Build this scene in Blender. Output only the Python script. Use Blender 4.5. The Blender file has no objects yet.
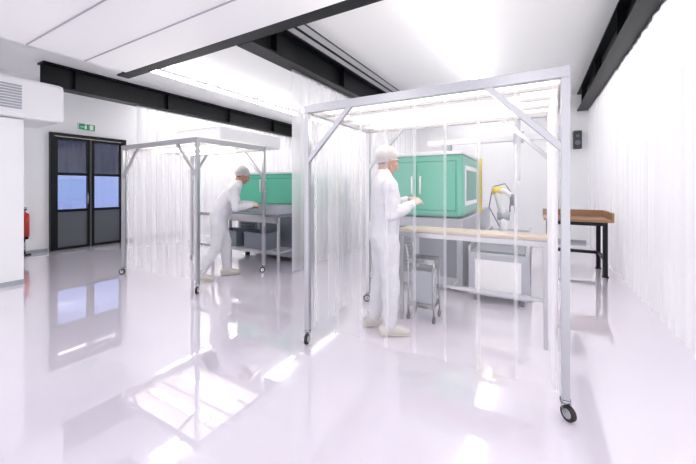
import bpy, bmesh, math, random
from mathutils import Vector, Matrix
random.seed(4)
S = bpy.context.scene
V = Vector
try:
    S.view_settings.view_transform = 'Standard'
    S.view_settings.look = 'None'
    S.view_settings.exposure = 0.72
except Exception as e:
    print(e)

# ---------------------------------------------------------------- materials
def nt_new(name):
    m = bpy.data.materials.new(name); m.use_nodes = True
    n = m.node_tree.nodes; l = m.node_tree.links
    return m, n, l

def pmat(name, col, rough=0.5, metal=0.0, spec=0.5, bump=0.0, bscale=20, var=0.0, coat=0.0, emis=None, es=0.0, ior=1.5, stretch=1.0):
    m, n, l = nt_new(name)
    b = n['Principled BSDF']
    b.inputs['Base Color'].default_value = (*col, 1)
    b.inputs['Roughness'].default_value = rough
    b.inputs['Metallic'].default_value = metal
    b.inputs['Specular IOR Level'].default_value = spec
    b.inputs['IOR'].default_value = ior
    b.inputs['Coat Weight'].default_value = coat
    if emis:
        b.inputs['Emission Color'].default_value = (*emis, 1)
        b.inputs['Emission Strength'].default_value = es
    if bump or var:
        tc = n.new('ShaderNodeTexCoord'); no = n.new('ShaderNodeTexNoise'); mp = n.new('ShaderNodeMapping')
        mp.inputs['Scale'].default_value = (1, 1, stretch); mp.inputs['Rotation'].default_value = (.15, .1, 0)
        no.inputs['Scale'].default_value = bscale; no.inputs['Detail'].default_value = 4
        l.new(tc.outputs['Object'], mp.inputs['Vector']); l.new(mp.outputs['Vector'], no.inputs['Vector'])
        if bump:
            bp = n.new('ShaderNodeBump'); bp.inputs['Strength'].default_value = bump; bp.inputs['Distance'].default_value = 0.02
            l.new(no.outputs['Fac'], bp.inputs['Height']); l.new(bp.outputs['Normal'], b.inputs['Normal'])
        if var:
            mx = n.new('ShaderNodeMix'); mx.data_type = 'RGBA'
            mx.inputs[6].default_value = (*[c*(1-var) for c in col], 1)
            mx.inputs[7].default_value = (*col, 1)
            l.new(no.outputs['Fac'], mx.inputs[0]); l.new(mx.outputs[2], b.inputs['Base Color'])
    return m

def emat(name, col, s):
    m, n, l = nt_new(name)
    n.remove(n['Principled BSDF'])
    e = n.new('ShaderNodeEmission'); e.inputs[0].default_value = (*col, 1); e.inputs[1].default_value = s
    l.new(e.outputs[0], n['Material Output'].inputs[0])
    return m

def sheetmat(name, col, base_fac, edge_fac, transl=0.4, rough=0.12):
    """PVC sheet: partly see-through, partly diffusing, shinier at grazing angle."""
    m, n, l = nt_new(name)
    p = n['Principled BSDF']; p.inputs['Base Color'].default_value = (*col, 1); p.inputs['Roughness'].default_value = rough
    t = n.new('ShaderNodeBsdfTranslucent'); t.inputs[0].default_value = (*col, 1)
    a = n.new('ShaderNodeMixShader'); a.inputs[0].default_value = transl
    l.new(p.outputs[0], a.inputs[1]); l.new(t.outputs[0], a.inputs[2])
    tr = n.new('ShaderNodeBsdfTransparent')
    lw = n.new('ShaderNodeLayerWeight'); lw.inputs[0].default_value = 0.35
    mr = n.new('ShaderNodeMapRange'); mr.inputs[3].default_value = base_fac; mr.inputs[4].default_value = edge_fac
    l.new(lw.outputs['Facing'], mr.inputs[0])
    b = n.new('ShaderNodeMixShader')
    l.new(mr.outputs[0], b.inputs[0]); l.new(tr.outputs[0], b.inputs[1]); l.new(a.outputs[0], b.inputs[2])
    l.new(b.outputs[0], n['Material Output'].inputs[0])
    return m

def glassmat(name, tint, refl=0.12):
    m, n, l = nt_new(name)
    n.remove(n['Principled BSDF'])
    tr = n.new('ShaderNodeBsdfTransparent'); tr.inputs[0].default_value = (*tint, 1)
    g = n.new('ShaderNodeBsdfGlossy'); g.inputs['Roughness'].default_value = 0.03
    mx = n.new('ShaderNodeMixShader'); mx.inputs[0].default_value = refl
    l.new(tr.outputs[0], mx.inputs[1]); l.new(g.outputs[0], mx.inputs[2]); l.new(mx.outputs[0], n['Material Output'].inputs[0])
    return m

M = {}
M['wall'] = pmat('wall_paint', (.92, .92, .935), .55, var=.02, bscale=3)
M['ceil'] = pmat('ceiling_paint', (.96, .96, .965), .4, var=.01, bscale=2)
M['floor'] = pmat('epoxy_floor', (.78, .735, .83), .025, spec=.6, var=.02, bscale=1.2, coat=1.0, ior=1.8)
M['black'] = pmat('black_steel', (.004, .005, .007), .4, spec=.25)
M['dark'] = pmat('dark_grey', (.04, .045, .055), .4)
M['alu'] = pmat('brushed_aluminium', (.50, .50, .53), .28, metal=.85, var=.1, bscale=40)
M['steel'] = pmat('stainless', (.40, .41, .44), .22, metal=.9, var=.1, bscale=30)
M['white'] = pmat('white_enamel', (.84, .84, .86), .3)
M['lgrey'] = pmat('light_grey_enamel', (.40, .42, .47), .35, var=.05, bscale=5)
M['mgrey'] = pmat('mid_grey_enamel', (.17, .19, .23), .35, var=.05, bscale=5)
M['green'] = pmat('mint_green_enamel', (.10, .47, .33), .35, var=.06, bscale=4)
M['dgreen'] = pmat('green_trim', (.03, .28, .19), .4)
M['yellow'] = pmat('yellow_enamel', (.85, .65, .09), .4)
M['red'] = pmat('red_enamel', (.5, .02, .02), .3)
M['blue'] = pmat('blue_enamel', (.1, .25, .6), .35)
M['rubber'] = pmat('black_rubber', (.015, .015, .017), .55)
M['wood'] = pmat('beech_wood', (.38, .21, .11), .4, var=.25, bscale=9)
M['cream'] = pmat('cream_laminate', (.52, .43, .36), .35)
M['sign'] = pmat('exit_sign_green', (.0, .25, .1), .4, emis=(.0, .6, .25), es=.05)
M['tube'] = emat('fluorescent_tube', (1, .98, .96), 16)
M['ceilFill'] = emat('ceiling_fill_glow', (1, .99, .98), 10)  # glow added on the luminaire tops to brighten the ceiling
M['frontFill'] = emat('front_fill_glow', (1, .98, .97), 6)  # added fill for the front floor, out of view
M['tubeW'] = emat('booth_light_tube', (1, .93, .82), 7)
M['frost'] = sheetmat('frosted_pvc_strip', (.98, .97, .99), .58, .93, .6, .3)
M['clear'] = sheetmat('clear_pvc_strip', (.96, .94, .98), .08, .66, .3, .06)
M['cledge'] = sheetmat('clear_pvc_overlap', (.93, .92, .96), .30, .85, .3, .06)
m, n, l = nt_new('opal_roof_glow'); p = n['Principled BSDF']
p.inputs['Base Color'].default_value = (.95, .92, .86, 1); p.inputs['Emission Color'].default_value = (1, .93, .82, 1); p.inputs['Emission Strength'].default_value = .8
M['roofp'] = m  # emission added so the translucent roof panel looks lit
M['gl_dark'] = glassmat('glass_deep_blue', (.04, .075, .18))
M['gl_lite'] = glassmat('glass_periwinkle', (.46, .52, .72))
M['grille'] = pmat('door_grille_panel', (.09, .10, .115), .5, bump=.3, bscale=120)
M['suit'] = pmat('white_coverall', (.62, .62, .66), .75, bump=.6, bscale=9, stretch=2.2)
M['shoe'] = pmat('white_clog', (.56, .53, .48), .4)
M['skin'] = pmat('skin', (.40, .21, .15), .5, var=.08, bscale=30)
M['glove'] = pmat('latex_glove', (.48, .37, .33), .4)
M['hair'] = pmat('brown_hair', (.09, .05, .03), .6, bump=.5, bscale=90)
M['net'] = sheetmat('hair_net', (.8, .8, .83), .5, .95, .3, .7)
M['eye'] = pmat('eye_white', (.6, .6, .6), .2)
M['iris'] = pmat('iris_dark', (.04, .03, .02), .2)
M['lip'] = pmat('lips', (.38, .15, .12), .5)

# ---------------------------------------------------------------- mesh helpers
class B:
    def __init__(s):
        s.bm = bmesh.new(); s.mats = []
    def mi(s, k):
        if k not in s.mats: s.mats.append(k)
        return s.mats.index(k)
    def box(s, x0, x1, y0, y1, z0, z1, k, bev=0):
        i = s.mi(k)
        if x0 > x1: x0, x1 = x1, x0
        if y0 > y1: y0, y1 = y1, y0
        if z0 > z1: z0, z1 = z1, z0
        r = bmesh.ops.create_cube(s.bm, size=1, matrix=Matrix.Translation(((x0+x1)/2, (y0+y1)/2, (z0+z1)/2)) @ Matrix.Diagonal((x1-x0, y1-y0, z1-z0, 1)))
        vs = set(r['verts'])
        fs = {f for v in vs for f in v.link_faces}
        for f in fs: f.material_index = i
        if bev:
            es = list({e for v in vs for e in v.link_edges})
            rr = bmesh.ops.bevel(s.bm, geom=es, offset=bev, segments=2, affect='EDGES', profile=.5)
            for f in rr['faces']: f.material_index = i
        return s
    def bar(s, p0, p1, w, h, k):
        """rectangular bar between points"""
        p0, p1 = V(p0), V(p1); d = p1-p0
        q = d.to_track_quat('X', 'Z').to_matrix().to_4x4()
        i = s.mi(k)
        r = bmesh.ops.create_cube(s.bm, size=1, matrix=Matrix.Translation((p0+p1)/2) @ q @ Matrix.Diagonal((d.length, w, h, 1)))
        for f in {f for v in r['verts'] for f in v.link_faces}: f.material_index = i
        return s
    def cyl(s, p0, p1, r, k, n=16, r2=None):
        p0, p1 = V(p0), V(p1); d = p1-p0
        q = d.to_track_quat('Z', 'Y').to_matrix().to_4x4()
        i = s.mi(k)
        a = bmesh.ops.create_cone(s.bm, cap_ends=True, segments=n, radius1=r, radius2=(r if r2 is None else r2), depth=d.length,
                                  matrix=Matrix.Translation((p0+p1)/2) @ q)
        for f in {f for v in a['verts'] for f in v.link_faces}:
            f.material_index = i; f.smooth = len(f.verts) == 4
        return s
    def ell(s, c, r, k, rot=None, u=20, w=14):
        i = s.mi(k)
        m = Matrix.Translation(c) @ (rot.to_4x4() if rot else Matrix.Identity(4)) @ Matrix.Diagonal((*r, 1))
        a = bmesh.ops.create_uvsphere(s.bm, u_segments=u, v_segments=w, radius=1, matrix=m)
        for f in {f for v in a['verts'] for f in v.link_faces}: f.material_index = i; f.smooth = True
        return a['verts']
    def tube(s, pts, rad, k, side=None, n=14, rnd=True):
        i = s.mi(k); pts = [V(p) for p in pts]
        rad = [(r, r) if not isinstance(r, (tuple, list)) else r for r in rad]
        if rnd:
            t0 = (pts[0]-pts[1]).normalized(); t1 = (pts[-1]-pts[-2]).normalized()
            a, b = rad[0], rad[-1]; ma, mb = min(a), min(b)
            p0, p1 = pts[0], pts[-1]
            pts = [p0+t0*ma*.75, p0+t0*ma*.5] + pts + [p1+t1*mb*.5, p1+t1*mb*.75]
            rad = [(a[0]*.35, a[1]*.35), (a[0]*.8, a[1]*.8)] + rad + [(b[0]*.8, b[1]*.8), (b[0]*.35, b[1]*.35)]
        rings = []; sv = V(side) if side else None
        for j, p in enumerate(pts):
            if j == 0: t = pts[1]-p
            elif j == len(pts)-1: t = p-pts[j-1]
            else: t = (pts[j+1]-p).normalized()+(p-pts[j-1]).normalized()
            t = t.normalized()
            if sv is None: sv = V((0, 0, 1)) if abs(t.z) < .9 else V((1, 0, 0))
            q = (sv - t*sv.dot(t)).normalized()
            if side is None: sv = q
            c = t.cross(q)
            rings.append([s.bm.verts.new(p+q*rad[j][0]*math.cos(2*math.pi*m/n)+c*rad[j][1]*math.sin(2*math.pi*m/n)) for m in range(n)])
        for a, b in zip(rings, rings[1:]):
            for m in range(n):
                f = s.bm.faces.new((a[m], a[(m+1) % n], b[(m+1) % n], b[m])); f.material_index = i; f.smooth = True
        f = s.bm.faces.new(rings[0][::-1]); f.material_index = i
        f = s.bm.faces.new(rings[-1]); f.material_index = i
        return s
    def sheet(s, path, z0, z1, k, strip=.2, amp=.03, seg=6, edge=None, ew=.05):
        """strip curtain hanging along a polyline path; each strip bows out and overlaps the next"""
        i = s.mi(k); j = s.mi(edge) if edge else i
        for (a, b) in zip(path, path[1:]):
            a, b = V((*a, 0)), V((*b, 0)); d = b-a; nn = max(1, round(d.length/strip)); nrm = V((-d.y, d.x, 0)).normalized()
            prev = None
            for q in range(nn):
                am = amp*random.uniform(.5, 1.2); e1 = ew/(d.length/nn)
                ts = [0] + [e1+(1-e1)*e/seg for e in range(seg+1)]
                dz = random.uniform(-.012, .012)
                prev = None
                for ti, t in enumerate(ts):
                    p = a+d*((q+t)/nn)+nrm*am*math.sin(math.pi*t)
                    cur = [s.bm.verts.new((p.x, p.y, z)) for z in (z0+dz, (z0+z1)/2, z1)]
                    if prev:
                        for h in range(2):
                            f = s.bm.faces.new((prev[h], cur[h], cur[h+1], prev[h+1])); f.material_index = j if ti == 1 else i; f.smooth = True
                    prev = cur
                    if ti == 1: prev = [s.bm.verts.new(v.co) for v in cur]
        return s
    def done(s, name, parent=None, bevel=0, loc=None, mw=None, recalc=True):
        if recalc: bmesh.ops.recalc_face_normals(s.bm, faces=s.bm.faces)
        me = bpy.data.meshes.new(name); s.bm.to_mesh(me); s.bm.free()
        for k in s.mats: me.materials.append(M[k])
        o = bpy.data.objects.new(name, me); S.collection.objects.link(o)
        if bevel:
            md = o.modifiers.new('bevel', 'BEVEL'); md.width = bevel; md.segments = 2; md.limit_method = 'ANGLE'
        if parent: o.parent = parent
        if loc: o.location = loc
        return o

def empty(name, loc=(0, 0, 0), rz=0, sc=1):
    e = bpy.data.objects.new(name, None); S.collection.objects.link(e)
    e.location = loc; e.rotation_euler = (0, 0, rz); e.scale = (sc,)*3
    return e

# ---------------------------------------------------------------- room
XL, XR, YB, ZC = -9.2, 3.2, 10.0, 3.75
B().box(XL-.2, XR, -3.5, YB+.2, -.1, 0, 'floor').done('floor')
B().box(XL-.2, XR, 2.9, YB+.2, ZC, ZC+.15, 'ceil').box(XL-.2, -5.9, -3.5, 2.9, ZC, ZC+.15, 'ceil').done('ceiling')
b = B(); b.box(-5.9, XR, -3.5, 2.88, 3.30, ZC+.15, 'ceil')
for y in (.35, 1.0, 1.65, 2.3):
    b.box(-5.88, XR, y-.01, y+.01, 3.288, 3.30, 'lgrey')
b.done('ceiling_lowered', bevel=.01)
B().box(XL, XR, YB, YB+.2, 0, ZC, 'wall').done('wall_back')
B().box(XR-.1, XR+.1, 2.9, YB, 0, ZC, 'wall').done('wall_right')
b = B()
DY0, DY1, DH = 2.94, 4.45, 2.6
b.box(XL-.2, XL, -3.5, DY0, 0, ZC, 'wall').box(XL-.2, XL, DY1, YB, 0, ZC, 'wall').box(XL-.2, XL, DY0, DY1, DH, ZC, 'wall')
b.done('wall_left')
b = B(); b.box(-6.62, -6.47, -3.5, 1.79, 0, 2.38, 'wall'); b.done('wall_partition', bevel=.008)
B().box(-6.468, -6.455, -3.5, 1.79, 0, .06, 'lgrey').done('baseboard_partition')
B().box(XL, XL+.012, 1.9, DY0-.02, 0, .07, 'lgrey').box(XL, XL+.012, DY1+.02, YB, 0, .07, 'lgrey').done('baseboard_left')
B().box(XL+.02, 1.1, YB-.012, YB, 0, .07, 'lgrey').done('baseboard_back')

# air-conditioning duct box over the partition
b = B(); b.box(-7.5, -6.42, -1.5, 2.25, 2.40, 2.98, 'white', bev=.05)
for i in range(9):
    b.box(-6.425, -6.405, .9+.0, 1.75, 2.52+i*.04, 2.54+i*.04, 'lgrey')
b.done('air_duct_housing')

# steel beams (I sections)
def ibeam(name, ax, c, a0, a1, z0=3.30, z1=3.745, w=.28):
    b = B(); t = .03
    def bx(c0, c1, za, zb):
        if ax == 'Y': b.box(c0, c1, a0, a1, za, zb, 'black')
        else: b.box(a0, a1, c0, c1, za, zb, 'black')
    bx(c-w/2, c+w/2, z0, z0+t); bx(c-w/2, c+w/2, z1-t, z1); bx(c-.012, c+.012, z0+t, z1-t)
    a = a0+.5
    while a < a1:
        if ax == 'Y': b.box(c-w/2+.02, c+w/2-.02, a, a+.012, z0+t, z1-t, 'black')
        else: b.box(a, a+.012, c-w/2+.02, c+w/2-.02, z0+t, z1-t, 'black')
        a += 1.9
    return b.done(name)
ibeam('steel_beam', 'Y', -3.35, 3.08, YB-.01)
ibeam('steel_beam', 'Y', 1.05, 3.08, YB-.01)
ibeam('steel_beam', 'Y', -8.05, 2.45, YB-.01)
ibeam('steel_beam', 'X', 2.975, -6.2, XR-.12, w=.18)
# conduit
b = B(); b.tube([(-2.95, 3.2, 3.66), (-2.95, 5, 3.66), (-2.95, 9.9, 3.66)], [.018]*3, 'black', n=8)
b.tube([(-2.8, 3.2, 3.68), (-2.8, 9.9, 3.68)], [.012]*2, 'dark', n=8).done('conduit_pipe')

# ceiling luminaires
def luminaire(x, y0, y1, z=3.52, k='tube'):
    b = B(); b.box(x-.075, x+.075, y0, y1, z+.03, z+.07, 'white').box(x-.04, x+.04, y0+.01, y1-.01, z, z+.03, k).box(x-.06, x+.06, y0+.01, y1-.01, z+.07, z+.075, 'ceilFill')
    y = y0+.25
    while y < y1:
        b.cyl((x, y, z+.075), (x, y, ZC), .006, 'dark', 8); y += 1.2
    b.done('ceiling_light')
luminaire(-1.05, 3.3, 7.2); luminaire(-6.1, 3.4, 7.6)
luminaire(-1.05, 7.5, 9.6)
# unseen lights added behind the strip curtains to brighten them, plus a rear luminaire
luminaire(2.2, 3.4, 8.0); luminaire(-8.7, 5.0, 9.0); luminaire(-6.1, 8.0, 9.8)
# unseen glowing panels added to the lowered ceiling to light the front floor
b = B()
for x in (-4.6, -2.4, -.2, 2.0):
    b.box(x-.3, x+.3, -1.9, -1.3, 3.27, 3.299, 'white').box(x-.28, x+.28, -1.88, -1.32, 3.262, 3.27, 'frontFill')
b.done('front_fill_panels')

# strip curtains under beams
def curtain(x, y0, y1, ztop=3.27):
    b = B(); b.sheet([(x, y0), (x, y1)], .03, ztop, 'frost', strip=.22, amp=.035)
    b.box(x-.02, x+.02, y0, y1, ztop, ztop+.03, 'alu').done('strip_curtain', recalc=False)
curtain(-3.4, 4.12, 9.95); curtain(1.15, 3.3, 9.95); curtain(-8.05, 4.16, 9.95)

# ---------------------------------------------------------------- door
b = B(); x0, x1 = XL+.003, XL+.07
fr = .07
b.box(x0, x1+.03, DY0, DY0+fr, 0, DH, 'black').box(x0, x1+.03, DY1-fr, DY1, 0, DH, 'black').box(x0, x1+.03, DY0+fr, DY1-fr, DH-fr, DH, 'black')
mid = (DY0+DY1)/2
for (a, c) in ((DY0+fr+.005, mid-.01), (mid+.01, DY1-fr-.005)):
    st = .06
    b.box(x0, x1, a, a+st, .0, DH-fr-.01, 'black').box(x0, x1, c-st, c, .0, DH-fr-.01, 'black')
    for z in (.0, .84, 1.66, DH-fr-.07):
        b.box(x0, x1, a+st, c-st, z, z+.06, 'black')
    xm = (x0+x1)/2
    b.box(xm-.01, xm+.01, a+st, c-st, .06, .84, 'grille')
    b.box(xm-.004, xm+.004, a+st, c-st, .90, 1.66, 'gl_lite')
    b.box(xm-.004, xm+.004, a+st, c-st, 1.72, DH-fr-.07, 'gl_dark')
b.cyl((x1+.05, mid-.08, 1.0), (x1+.05, mid-.08, 1.25), .012, 'steel')
b.cyl((x1, mid-.08, 1.02), (x1+.05, mid-.08, 1.02), .008, 'steel').cyl((x1, mid-.08, 1.23), (x1+.05, mid-.08, 1.23), .008, 'steel')
b.done('door_1')
# exit sign
b = B(); b.box(XL, XL+.04, 3.45, 3.8, 2.72, 2.89, 'white').box(XL+.04, XL+.045, 3.465, 3.785, 2.735, 2.875, 'sign')
b.box(XL+.045, XL+.048, 3.68, 3.75, 2.75, 2.86, 'white').box(XL+.045, XL+.048, 3.58, 3.62, 2.76, 2.83, 'white')
b.ell((XL+.047, 3.60, 2.85), (.003, .013, .013), 'white').__len__()
b.bar((XL+.0465, 3.5, 2.80), (XL+.0465, 3.57, 2.80), .003, .015, 'white').done('exit_sign')
# fire extinguisher
b = B(); ex, ey = XL+.12, 2.52
b.cyl((ex, ey, .38), (ex, ey, .82), .075, 'red', 24); b.ell((ex, ey, .82), (.075, .075, .06), 'red'); b.cyl((ex, ey, .33), (ex, ey, .38), .06, 'black', 24)
b.cyl((ex, ey, .86), (ex, ey, .93), .02, 'steel').box(ex-.02, ex+.1, ey-.012, ey+.012, .93, .95, 'black').box(ex-.02, ex+.09, ey-.012, ey+.012, .965, .98, 'black')
b.tube([(ex, ey, .91), (ex+.06, ey-.07, .85), (ex+.07, ey-.09, .7), (ex+.05, ey-.085, .5)], [.011, .011, .011, .018], 'rubber', n=8)
b.box(XL, ex-.07, ey-.03, ey+.03, .55, .75, 'dark')
b.cyl((ex, ey, .02), (ex, ey, .33), .015, 'steel', 12).cyl((ex, ey, 0), (ex, ey, .02), .1, 'black', 24).done('fire_extinguisher')
# wall speaker / sensor
b = B(); b.box(.82, 1.0, YB-.16, YB-.02, 2.35, 2.8, 'dark', bev=.02).box(.88, .94, YB-.03, YB, 2.5, 2.65, 'black')
b.cyl((.91, YB-.165, 2.5), (.91, YB-.155, 2.5), .06, 'mgrey', 20).cyl((.91, YB-.165, 2.67), (.91, YB-.155, 2.67), .035, 'mgrey', 20).done('wall_speaker')

# ---------------------------------------------------------------- booths
def caster(b, x, y, ang):
    c, s_ = math.cos(ang), math.sin(ang)
    r = .045
    wx, wy = x+c*.02, y+s_*.02
    n = V((-s_, c, 0))
    p = V((wx, wy, r))
    b.cyl(p-n*.013, p+n*.013, r, 'rubber', 24)
    b.cyl(p-n*.016, p+n*.016, r*.62, 'alu', 20)
    for sg in (-1, 1):
        q = p+n*.02*sg
        b.bar(q, (x+n.x*.02*sg, y+n.y*.02*sg, .105), .03, .004, 'steel')
    b.cyl((x, y, .1), (x, y, .12), .03, 'steel', 16)
    b.cyl(p-n*.024, p+n*.024, .007, 'steel', 8)

def booth(x0, x1, y0, y1, H, sheets, ltube):
    e = empty('cleanroom_booth', ((x0+x1)/2, (y0+y1)/2, 0))
    off = -V(e.location)
    def fin(b, name, **k):
        b.done(name, parent=e, loc=off, **k)
    w = .023; b = B()
    for x in (x0, x1):
        for y in (y0, y1):
            b.box(x-w, x+w, y-w, y+w, .12, H-.07, 'alu')
    for y in (y0, y1):
        b.box(x0-w, x1+w, y-w, y+w, H-.07, H, 'alu')
        for x, sg in ((x0, 1), (x1, -1)):
            b.bar((x+sg*.01, y-.005, H-.50), (x+sg*.44, y-.005, H-.06), .03, .04, 'alu')
    for x in (x0, x1):
        b.box(x-w, x+w, y0+w, y1-w, H-.07, H, 'alu')
    b.box(x0+w, x1-w, y1-w+.005, y1+w-.005, .88, .93, 'alu')
    b.box(x0+w, x1-w, y1-w+.01, y1+w-.01, .31, .35, 'alu')
    for k in range(1, 4):
        yy = y0+(y1-y0)*k/4
        b.box(x0+w, x1-w, yy-.012, yy+.012, H-.05, H-.025, 'alu')
    fin(b, 'frame', bevel=.003)
    b = B()
    for x in (x0, x1):
        for y in (y0, y1):
            caster(b, x, y, random.uniform(-2.6, -.6))
    fin(b, 'casters')
    b = B(); b.box(x0+w, x1-w, y0+w, y1-w, H-.022, H-.01, 'roofp'); fin(b, 'roof_panel')
    b = B()
    for yy in ltube:
        b.box(x0+.25, x1-.25, yy-.06, yy+.06, H-.075, H-.05, 'white')
        b.box(x0+.27, x1-.27, yy-.035, yy+.035, H-.10, H-.075, 'tubeW')
    fin(b, 'light_fixtures')
    b = B()
    for pth in sheets:
        b.sheet(pth, .13, H-.08, 'clear', strip=.24, amp=.03, edge='cledge', ew=.02)
    fin(b, 'clear_curtains', recalc=False)
    return e

AX0, AX1, AY0, AY1, AH = -1.774, .158, 2.37, 3.6, 2.13
i_ = .035
booth(AX0, AX1, AY0, AY1, AH,
      [[(AX0+i_, AY0+.05), (AX0+i_, AY1-.05)], [(AX1-i_, AY0+.05), (AX1-i_, AY1-.05)], [(AX0+.05, AY0+i_), (AX1-.05, AY0+i_)]], (2.75, 3.2))
CX0, CX1, CY0, CY1, CH = -5.73, -3.87, 2.76, 3.97, 2.06
eB = booth(CX0, CX1, CY0, CY1, CH,
      [[(CX0+i_, CY0+.05), (CX0+i_, CY1-.05)], [(CX0+.05, CY0+i_), (CX1-.05, CY0+i_)]], (3.1, 3.6))
# filter fan unit on roof of the second booth
b = B(); b.box(-4.95, -3.92, 3.15, 4.45, CH+.003, CH+.23, 'white', bev=.03).box(-4.8, -4.1, 3.35, 4.25, CH+.23, CH+.25, 'lgrey').cyl((-4.45, 3.8, CH+.25), (-4.45, 3.8, CH+.28), .2, 'mgrey', 28)
b.done('fan_filter_unit')

# ---------------------------------------------------------------- workbench in booth 1
b = B()
b.box(-1.25, .10, 3.28, 3.57, .935, .965, 'cream').box(-1.25, .10, 3.28, 3.30, .88, .93, 'alu')
for x in (-1.23, .08):
    b.box(x-.018, x+.018, 3.282, 3.318, 0.0, .88, 'alu')
b.box(-.72, .06, 3.285, 3.315, .40, .43, 'alu')
b.bar((-.72, 3.30, .415), (-.72, 3.57, .415), .03, .03, 'alu')
b.done('booth_workbench', bevel=.003)

# trolley
b = B(); tx0, tx1, ty0, ty1 = -1.17, -.9, 3.335, 3.56
for x in (tx0, tx1):
    for y in (ty0, ty1):
        b.cyl((x, y, .07), (x, y, .62), .011, 'steel', 10)
        b.cyl((x-.01, y, .035), (x+.01, y, .035), .035, 'rubber', 18)
for z in (.14, .60):
    b.box(tx0, tx1, ty0, ty1, z, z+.015, 'steel').box(tx0, tx1, ty0-.004, ty0+.004, z, z+.05, 'steel').box(tx0, tx1, ty1-.004, ty1+.004, z, z+.05, 'steel')
b.box(tx0+.02, tx1-.02, ty0+.02, ty1-.02, .16, .52, 'lgrey', bev=.01)
b.tube([(tx0, ty0, .6), (tx0-.02, ty0, .75), (tx0-.06, ty0+.0, .83), (tx0-.06, ty1, .83), (tx0-.02, ty1, .75), (tx0, ty1, .6)], [.011]*6, 'steel', n=8)
b.done('service_trolley')

# ---------------------------------------------------------------- moulding machines
def machine(x0, x1, y0, zt=1.84, name='injection_moulding_machine', L=3.0, gantry=False):
    e = empty(name, ((x0+x1)/2, y0+L/2, 0)); off = -V(e.location)
    y1 = y0+1.4
    b = B()
    b.box(x0, x1, y0+.05, y0+L, .08, .98, 'lgrey', bev=.015)
    for x in (x0+.12, x1-.12):
        for y in (y0+.2, y0+L/2, y0+L-.15):
            b.cyl((x, y, 0), (x, y, .085), .05, 'dark', 16)
    b.box(x0+.08, x0+.55, y0+.04, y0+.055, .2, .85, 'mgrey').box(x0+.62, x1-.08, y0+.04, y0+.055, .2, .85, 'mgrey')
    for i in range(8):
        b.box(x0+.12, x0+.5, y0+.03, y0+.042, .3+i*.05, .315+i*.05, 'dark')
        b.box(x1-.002, x1+.01, y0+.4, y0+1.0, .3+i*.05, .315+i*.05, 'mgrey')
    b.done('base', parent=e, loc=off)
    b = B()
    b.box(x0, x1, y0, y1, 1.0, zt, 'green', bev=.05)
    b.box(x0+.07, x1-.07, y0-.006, y0+.01, 1.08, zt-.09, 'dgreen')
    b.box(x0+.085, (x0+x1)/2-.008, y0-.014, y0+.01, 1.095, zt-.105, 'green').box((x0+x1)/2+.008, x1-.085, y0-.014, y0+.01, 1.095, zt-.105, 'green')
    for sg in (-1, 1):
        xx = (x0+x1)/2+sg*.06
        b.cyl((xx, y0-.05, 1.3), (xx, y0-.05, 1.55), .012, 'white', 10)
        for z in (1.31, 1.54): b.cyl((xx, y0-.05, z), (xx, y0-.01, z), .008, 'white', 8)
    b.box(x0-.01, x1+.01, y0-.01, y1+.01, zt-.01, zt+.035, 'white', bev=.01)
    # side window
    b.box(x1-.005, x1+.012, y0+.18, y1-.25, 1.15, zt-.15, 'white').box(x1+.005, x1+.016, y0+.24, y1-.31, 1.21, zt-.21, 'dgreen')
    b.done('mould_guard', parent=e, loc=off)
    b = B()
    b.box(x1-.04, x1+.05, y1+.02, y1+.08, .98, zt+.03, 'yellow').box(x0-.02, x0+.04, y1+.02, y1+.08, .98, zt+.03, 'yellow').box(x0, x1, y1+.03, y1+.07, zt-.03, zt+.03, 'yellow')
    b.done('yellow_guard_frame', parent=e, loc=off)
    b = B(); cx = (x0+x1)/2
    b.box(cx-.3, cx+.3, y1+.12, y1+.5, .98, 1.5, 'white', bev=.02)
    b.cyl((cx, y1+.45, 1.3), (cx, y0+L-.1, 1.3), .11, 'steel', 20)
    b.box(cx-.2, cx+.2, y0+L-.5, y0+L-.05, .98, 1.45, 'green', bev=.02)
    b.cyl((cx, y1+.9, 1.38), (cx, y1+.9, 1.62), .05, 'steel', 16).cyl((cx, y1+.9, 1.6), (cx, y1+.9, 1.95), .06, 'white', 20, r2=.2)
    b.done('injection_unit', parent=e, loc=off)
    b = B(); b.cyl((x1-.1, y1+.3, .98), (x1-.1, y1+.3, 1.35), .02, 'lgrey', 10).box(x1-.13, x1-.02, y1+.15, y1+.5, 1.3, 1.7, 'white', bev=.01).box(x1-.02, x1-.012, y1+.19, y1+.46, 1.42, 1.66, 'blue')
    b.done('control_panel', parent=e, loc=off)
    if gantry:
        b = B(); gy = y0+.9
        b.box(x1-.45, x1-.33, gy-.06, gy+.06, zt+.03, zt+.22, 'lgrey').box(x1-.7, x1+.95, gy-.05, gy+.05, zt+.22, zt+.30, 'white', bev=.01)
        b.box(x1+.55, x1+.68, gy-.11, gy-.05, zt+.18, zt+.34, 'lgrey').box(x1+.59, x1+.64, gy-.13, gy-.11, zt-.35, zt+.5, 'alu')
        b.done('takeout_gantry', parent=e, loc=off)
    return e
machine(-2.02, -.82, 4.4, gantry=True)
machine(-5.35, -3.78, 4.7, zt=1.66)

# conveyor unit beside machine 1
b = B(); x0, x1, y0, y1 = -.72, -.06, 4.25, 6.7
b.box(x0, x1, y0, y1, .08, .60, 'lgrey', bev=.02).box(x0+.04, x1-.04, y0+.03, y1-.03, .60, .625, 'mgrey').box(x0, x0+.03, y0, y1, .60, .68, 'alu').box(x1-.03, x1, y0, y1, .60, .68, 'alu')
b.box(x0+.08, x1-.08, y0-.008, y0+.01, .16, .52, 'white')
for y in (y0+.6, y0+1.2, y0+1.8):
    b.box(x1-.004, x1+.006, y-.006, y+.006, .12, .56, 'mgrey')
for x in (x0+.08, x1-.08):
    for y in (y0+.1, y1-.1): b.cyl((x, y, 0), (x, y, .085), .03, 'dark', 12)
b.done('parts_conveyor')
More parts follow.
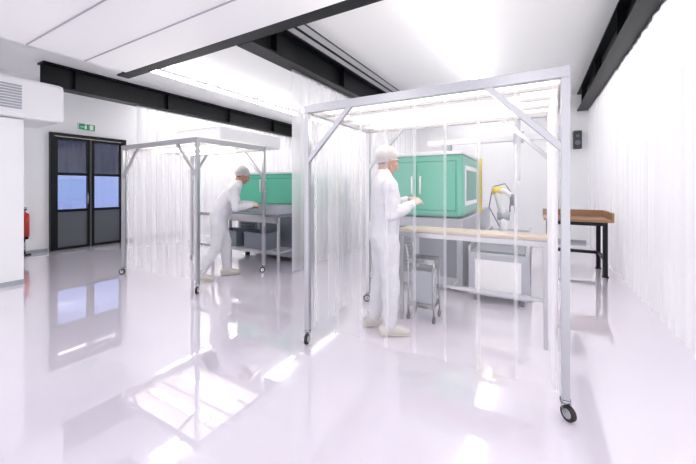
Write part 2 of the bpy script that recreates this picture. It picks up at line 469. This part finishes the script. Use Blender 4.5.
# handling robot on conveyor
b = B(); rx, ry = -.40, 5.25
b.cyl((rx, ry, .626), (rx, ry, .70), .10, 'mgrey', 24).cyl((rx, ry, .70), (rx, ry, .95), .055, 'white', 20)
b.cyl((rx-.08, ry, .98), (rx+.08, ry, .98), .065, 'lgrey', 20)
b.tube([(rx, ry, .98), (rx-.05, ry-.03, 1.15), (rx-.08, ry-.05, 1.33)], [.05, .042, .045], 'white')
b.cyl((rx-.15, ry-.05, 1.35), (rx-.01, ry-.05, 1.35), .055, 'yellow', 20)
b.tube([(rx-.08, ry-.05, 1.35), (rx+.03, ry-.09, 1.34), (rx+.12, ry-.12, 1.27)], [.042, .036, .032], 'white')
b.cyl((rx+.12, ry-.12, 1.30), (rx+.12, ry-.12, 1.14), .032, 'mgrey', 16)
for sg in (-1, 1): b.box(rx+.12+sg*.03-.008, rx+.12+sg*.03+.008, ry-.14, ry-.10, 1.05, 1.14, 'dark')
b.tube([(rx-.05, ry+.06, .8), (rx-.2, ry+.05, 1.1), (rx-.15, ry+.02, 1.4), (rx+.02, ry, 1.45), (rx+.1, ry-.08, 1.32)], [.009]*5, 'mgrey', n=8)
b.done('handling_robot')

# bench with machine-side trays in second booth
b = B(); x0, x1, y0, y1 = -5.3, -3.62, 4.05, 4.52
b.box(x0, x1, y0, y1, .90, .94, 'mgrey').box(x0+.02, x1-.02, y0+.02, y1-.02, .30, .33, 'lgrey').box(x0+.03, x1-.03, y0+.01, y0+.03, .80, .90, 'alu')
for x in (x0+.03, x1-.03):
    for y in (y0+.03, y1-.03): b.box(x-.02, x+.02, y-.02, y+.02, 0, .90, 'alu')
b.done('packing_bench', bevel=.003)
def crate(x, y, z, w, d, h, k='mgrey'):
    b = B(); t = .012
    b.box(x-w/2, x+w/2, y-d/2, y+d/2, z, z+t, k)
    b.box(x-w/2, x+w/2, y-d/2, y-d/2+t, z+t, z+h, k).box(x-w/2, x+w/2, y+d/2-t, y+d/2, z+t, z+h, k)
    b.box(x-w/2, x-w/2+t, y-d/2+t, y+d/2-t, z+t, z+h, k).box(x+w/2-t, x+w/2, y-d/2+t, y+d/2-t, z+t, z+h, k)
    b.box(x-w/2-.01, x+w/2+.01, y-d/2-.01, y-d/2, z+h-.02, z+h, k).box(x-w/2-.01, x+w/2+.01, y+d/2, y+d/2+.01, z+h-.02, z+h, k)
    b.done('plastic_crate')
crate(-3.88, 4.27, .941, .40, .36, .15, 'lgrey'); crate(-4.95, 4.27, .941, .45, .36, .12, 'lgrey')
crate(-4.9, 4.27, .331, .5, .36, .28); crate(-4.2, 4.27, .331, .5, .36, .28)

# right workbench
b = B(); x0, x1, y0, y1 = .12, 1.04, 6.3, 7.1
b.box(x0, x1, y0, y1, .85, .89, 'wood', bev=.006).box(x1-.03, x1, y0, y1, .89, 1.0, 'wood').box(x0, x1-.03, y1-.03, y1, .89, 1.0, 'wood')
for x in (x0+.08, x1-.1):
    for y in (y0+.08, y1-.08):
        b.box(x-.03, x+.03, y-.03, y+.03, 0.02, .85, 'black').box(x-.04, x+.04, y-.04, y+.04, 0, .02, 'black')
b.box(x0+.08, x1-.1, y1-.1, y1-.06, .25, .30, 'black').box(x0+.11, x1-.13, y0+.06, y0+.09, .79, .85, 'black')
b.box(x0+.06, x0+.1, y0+.11, y1-.11, .79, .85, 'black').box(x1-.12, x1-.08, y0+.11, y1-.11, .25, .30, 'black')
b.done('wooden_workbench')

# ---------------------------------------------------------------- people
fold = bpy.data.textures.new('cloth_folds', 'CLOUDS'); fold.noise_scale = .13; fold.noise_depth = 2

def hand(wrist, d, nrm, thumb, parent, name, curl=.45):
    """d forward dir, nrm palm normal (fingers curl toward it), thumb=side vector toward thumb"""
    wrist, d, nrm = V(wrist), V(d).normalized(), V(nrm)
    nrm = (nrm-d*nrm.dot(d)).normalized(); sd = d.cross(nrm).normalized()
    if sd.dot(V(thumb)) < 0: sd = -sd
    b = B()
    k0 = wrist+d*.092
    b.tube([wrist-d*.03, wrist, wrist+d*.03, wrist+d*.07, k0], [(.026, .020), (.027, .019), (.036, .018), (.041, .016), (.038, .012)], 'glove', side=sd, n=16)
    lens = [.074, .084, .078, .060]
    for i, L in enumerate(lens):
        p = k0 - d*.008 + sd*(.031-.0207*i) - d*(.004*abs(i-1.2))
        pts = [p-d*.012, p]; a = curl*.5; cur = p
        for s_, fr in enumerate((.45, .32, .23)):
            a2 = a+curl*s_*.8
            dr = d*math.cos(a2)+nrm*math.sin(a2)+sd*(.05-.035*i)
            cur = cur+dr*L*fr; pts.append(cur.copy())
        b.tube(pts, [.009, .0092, .0088, .0078, .0066], 'glove', n=10)
    p = wrist+d*.028+sd*.027
    t1 = p+(d*.6+sd*.75+nrm*.35).normalized()*.038
    t2 = t1+(d*.85+sd*.3+nrm*.5).normalized()*.030
    t3 = t2+(d*.9-sd*.05+nrm*.55).normalized()*.024
    b.tube([p-sd*.012, p, t1, t2, t3], [.012, .0135, .0108, .0098, .0078], 'glove', n=10)
    o = b.done(name, parent=parent)
    r = o.modifiers.new('remesh', 'REMESH'); r.mode = 'VOXEL'; r.voxel_size = .0028; r.use_smooth_shade = True
    m = o.modifiers.new('smooth', 'SMOOTH'); m.iterations = 2
    return o

def person(loc, rz, sc, P):
    e = empty('cleanroom_worker', loc, rz, sc)
    Y = V((0, 1, 0))
    b = B()
    # torso: (center, half width, half depth)
    b.tube([t[0] for t in P['torso']], [(t[1], t[2]) for t in P['torso']], 'suit', side=Y, n=24)
    for s in (-1, 1):
        hip, knee, ank = [V(q) for q in P['leg'][s]]
        m1 = hip.lerp(knee, .45); m2 = knee.lerp(ank, .35); m3 = knee.lerp(ank, .8)
        b.tube([hip+V((0, 0, .03)), hip.lerp(knee, .12), m1, knee, m2, m3, ank], [.108, .112, .097, .083, .08, .07, .062], 'suit', n=18)
        b.ell(ank+V((0, 0, .055)), (.074, .07, .035), 'suit')
        sh, el, wr = [V(q) for q in P['arm'][s]]
        b.tube([sh, sh.lerp(el, .15), sh.lerp(el, .55), el, el.lerp(wr, .35), el.lerp(wr, .8), wr], [.074, .076, .066, .058, .057, .046, .036], 'suit', n=16)
        b.ell(el, (.062, .06, .062), 'suit')
    o = b.done('coverall', parent=e)
    r = o.modifiers.new('remesh', 'REMESH'); r.mode = 'VOXEL'; r.voxel_size = .011; r.use_smooth_shade = True
    m = o.modifiers.new('smooth', 'SMOOTH'); m.iterations = 5; m.factor = .6
    dm = o.modifiers.new('folds', 'DISPLACE'); dm.texture = fold; dm.strength = .028; dm.mid_level = .5; dm.texture_coords = 'LOCAL'
    b = B()
    nk, hd = V(P['neck']), V(P['head'])
    ax = (hd-nk).normalized()
    b.tube([nk-ax*.02, nk+ax*.025], [(.072, .07), (.066, .064)], 'suit', side=Y, n=24)
    for s in (-1, 1):
        sh, el, wr = [V(q) for q in P['arm'][s]]; dd = (wr-el).normalized()
        b.tube([wr-dd*.02, wr+dd*.012], [.037, .034], 'suit', n=18)
        ank = V(P['leg'][s][2]); b.tube([ank+V((0, 0, .02)), ank+V((0, 0, -.015))], [.062, .058], 'suit', n=18)
    b.done('collar_and_cuffs', parent=e)
    # shoes
    for s in (-1, 1):
        ank = V(P['leg'][s][2]); fd = V(P['foot'][s]).normalized(); sd = V((-fd.y, fd.x, 0)); g = V((ank.x, ank.y, 0)); hl = ank.z-.10
        b = B()
        b.tube([g-fd*.075+V((0, 0, .048+hl)), g-fd*.03+V((0, 0, .058+hl)), g+fd*.05+V((0, 0, .052+hl*.6)), g+fd*.12+V((0, 0, .040+hl*.2)), g+fd*.165+V((0, 0, .034))],
               [(.036, .046), (.041, .056), (.045, .048), (.050, .037), (.044, .029)], 'shoe', side=sd, n=18)
        b.ell(g+V((0, 0, .085+hl)), (.048, .042, .05), 'shoe')
        o = b.done('shoe', parent=e)
        r = o.modifiers.new('remesh', 'REMESH'); r.mode = 'VOXEL'; r.voxel_size = .006; r.use_smooth_shade = True
        m = o.modifiers.new('smooth', 'SMOOTH'); m.iterations = 3
        b = B()
        b.tube([g-fd*.085+V((0, 0, .011+hl)), g+fd*.03+V((0, 0, .011+hl*.5)), g+fd*.13+V((0, 0, .011)), g+fd*.175+V((0, 0, .012))], [(.038, .011), (.042, .011), (.051, .011), (.044, .010)], 'shoe', side=sd, n=16)
        b.done('shoe_sole', parent=e)
    # hands
    for s in (-1, 1):
        sh, el, wr = [V(q) for q in P['arm'][s]]
        hdv = V(P['hand'][s][0]); hand(wr+hdv.normalized()*.012, hdv, P['hand'][s][1], P['hand'][s][2], e, 'hand_left' if s > 0 else 'hand_right', P.get('curl', .45))
    # head
    R = Matrix.Rotation(P['yaw'], 4, 'Z') @ Matrix.Rotation(P['pitch'], 4, 'Y')
    he = empty('head_pivot'); he.parent = e; he.matrix_local = Matrix.Translation(hd) @ R
    b = B()
    b.ell((-.012, 0, .022), (.098, .076, .100), 'skin', u=28, w=20)
    b.ell((.030, 0, -.045), (.060, .056, .072), 'skin', u=24, w=16)
    b.ell((.062, 0, -.098), (.026, .027, .020), 'skin')
    b.ell((.070, 0, .028), (.022, .052, .016), 'skin')
    for s in (-1, 1):
        b.ell((.052, s*.036, -.022), (.032, .024, .024), 'skin')
        b.ell((-.008, s*.079, -.008), (.018, .009, .031), 'skin')
        b.tube([(.015, s*.052, -.05), (.05, s*.035, -.095)], [.018, .015], 'skin', n=10)
    b.tube([(.086, 0, .012), (.102, 0, -.012), (.114, 0, -.032)], [.009, .011, .013], 'skin', n=12)
    b.ell((.1, 0, -.037), (.013, .019, .009), 'skin')
    b.ell((.085, 0, -.064), (.013, .024, .016), 'skin')
    inv = (Matrix.Translation(hd) @ R).inverted()
    nl = inv @ (nk-ax*.03)
    b.tube([nl, (-.018, 0, -.05)], [(.056, .056), (.055, .06)], 'skin', side=Y, n=18)
    o = b.done('head', parent=he)
    r = o.modifiers.new('remesh', 'REMESH'); r.mode = 'VOXEL'; r.voxel_size = .0042; r.use_smooth_shade = True
    m = o.modifiers.new('smooth', 'SMOOTH'); m.iterations = 4
    b = B()
    for s in (-1, 1):
        b.ell((.083, s*.031, -.001), (.010, .014, .008), 'eye'); b.ell((.0905, s*.031, -.001), (.0035, .006, .006), 'iris')
        b.tube([(.090, s*.016, .021), (.090, s*.034, .026), (.078, s*.052, .019)], [.004, .0045, .003], 'hair', n=8)
    b.ell((.0975, 0, -.059), (.006, .022, .0045), 'lip'); b.ell((.0965, 0, -.068), (.006, .019, .005), 'lip')
    b.done('face_features', parent=he)
    # hair under the net, then bouffant net gathered to an elastic rim
    def cap(c, r, k, f, name, extra=False):
        b = B(); vs = b.ell(c, r, k, u=48, w=36)
        kill = [v for v in b.bm.verts if v.co.z < f(v.co.x)]
        bmesh.ops.delete(b.bm, geom=kill, context='VERTS')
        if extra:
            for v in b.bm.verts:
                a = math.atan2(v.co.y, v.co.x); h = max(0, min(1, (v.co.z-f(v.co.x))/.07))
                q = 1+.02*math.sin(a*15)*(1-h*.6) - .17*(1-h)**2
                v.co.x = -.012+(v.co.x+.012)*q; v.co.y = v.co.y*q
                v.co.z += .003*math.sin(v.co.x*70)*math.cos(v.co.y*60)
            pts = []
            for j in range(37):
                a = 2*math.pi*j/36; x = -.006+.096*math.cos(a); y = .082*math.sin(a); pts.append((x, y, f(x)+.002))
            b.tube(pts, [.0045]*37, k, n=8, rnd=False)
        return b.done(name, parent=he)
    cap((-.014, 0, .022), (.102, .081, .104), 'hair', lambda x: .016+.55*x if x > -.02 else -.035+.3*x, 'hair')
    cap((-.028, 0, .038), (.118, .098, .105), 'net', lambda x: .0+.5*x, 'hair_net', True)
    return e

upright = dict(
    torso=[((-.005, 0, .80), .165, .115), ((-.01, 0, .90), .188, .140), ((0, 0, 1.0), .180, .140), ((.005, 0, 1.12), .178, .135), ((.005, 0, 1.25), .190, .138), ((0, 0, 1.36), .190, .122), ((-.005, 0, 1.43), .150, .095), ((0, 0, 1.475), .078, .075)],
    leg={-1: [(0, -.09, .87), (.03, -.10, .49), (.02, -.11, .11)], 1: [(0, .09, .87), (.0, .10, .49), (-.07, .11, .11)]},
    foot={-1: (1, -.12, 0), 1: (1, .2, 0)},
    arm={-1: [(-.01, -.195, 1.38), (-.01, -.245, 1.11), (.215, -.15, 1.20)], 1: [(-.01, .195, 1.38), (.03, .25, 1.12), (.25, .11, 1.23)]},
    hand={-1: ((.85, .4, .35), (0, .5, -.8), (.1, .9, .4)), 1: ((.9, -.45, .2), (0, -.3, -.9), (.1, -.9, .3))},
    neck=(0, 0, 1.475), head=(.035, 0, 1.605), yaw=0, pitch=.28, curl=.7)
leaning = dict(
    torso=[((.03, 0, .80), .160, .115), ((.04, 0, .90), .186, .140), ((.075, 0, 1.0), .178, .138), ((.125, 0, 1.11), .176, .135), ((.185, 0, 1.22), .188, .136), ((.245, 0, 1.315), .188, .120), ((.285, 0, 1.375), .150, .095), ((.315, 0, 1.415), .078, .075)],
    leg={-1: [(.04, -.09, .86), (.0, -.11, .48), (-.20, -.12, .125)], 1: [(.05, .09, .86), (.14, .11, .49), (.16, .12, .11)]},
    foot={-1: (1, -.12, 0), 1: (1, .12, 0)},
    arm={-1: [(.235, -.195, 1.33), (.27, -.25, 1.06), (.49, -.14, 1.08)], 1: [(.235, .195, 1.33), (.33, .24, 1.08), (.53, .11, 1.10)]},
    hand={-1: ((.9, .2, -.05), (0, .4, -.9), (.1, .9, .1)), 1: ((.9, -.25, -.1), (0, -.3, -.9), (.1, -.9, .2))},
    neck=(.315, 0, 1.415), head=(.385, 0, 1.53), yaw=0, pitch=.5, curl=.7)
person((-1.28, 2.95, 0), math.radians(40), 1.03, upright)
person((-4.27, 3.36, 0), math.radians(52), 1.03, leaning)

# ---------------------------------------------------------------- world, camera
w = bpy.data.worlds.new('world'); S.world = w; w.use_nodes = True
bg = w.node_tree.nodes['Background']; bg.inputs[0].default_value = (.96, .95, 1, 1); bg.inputs[1].default_value = 1.1

cam = bpy.data.cameras.new('camera'); co = bpy.data.objects.new('camera', cam); S.collection.objects.link(co)
cam.sensor_width = 36; cam.lens = 327/696*36; cam.shift_y = -45/696; cam.clip_start = .05
co.location = (0, 0, 1.4); co.rotation_euler = (math.pi/2, 0, math.radians(29.8))
S.camera = co
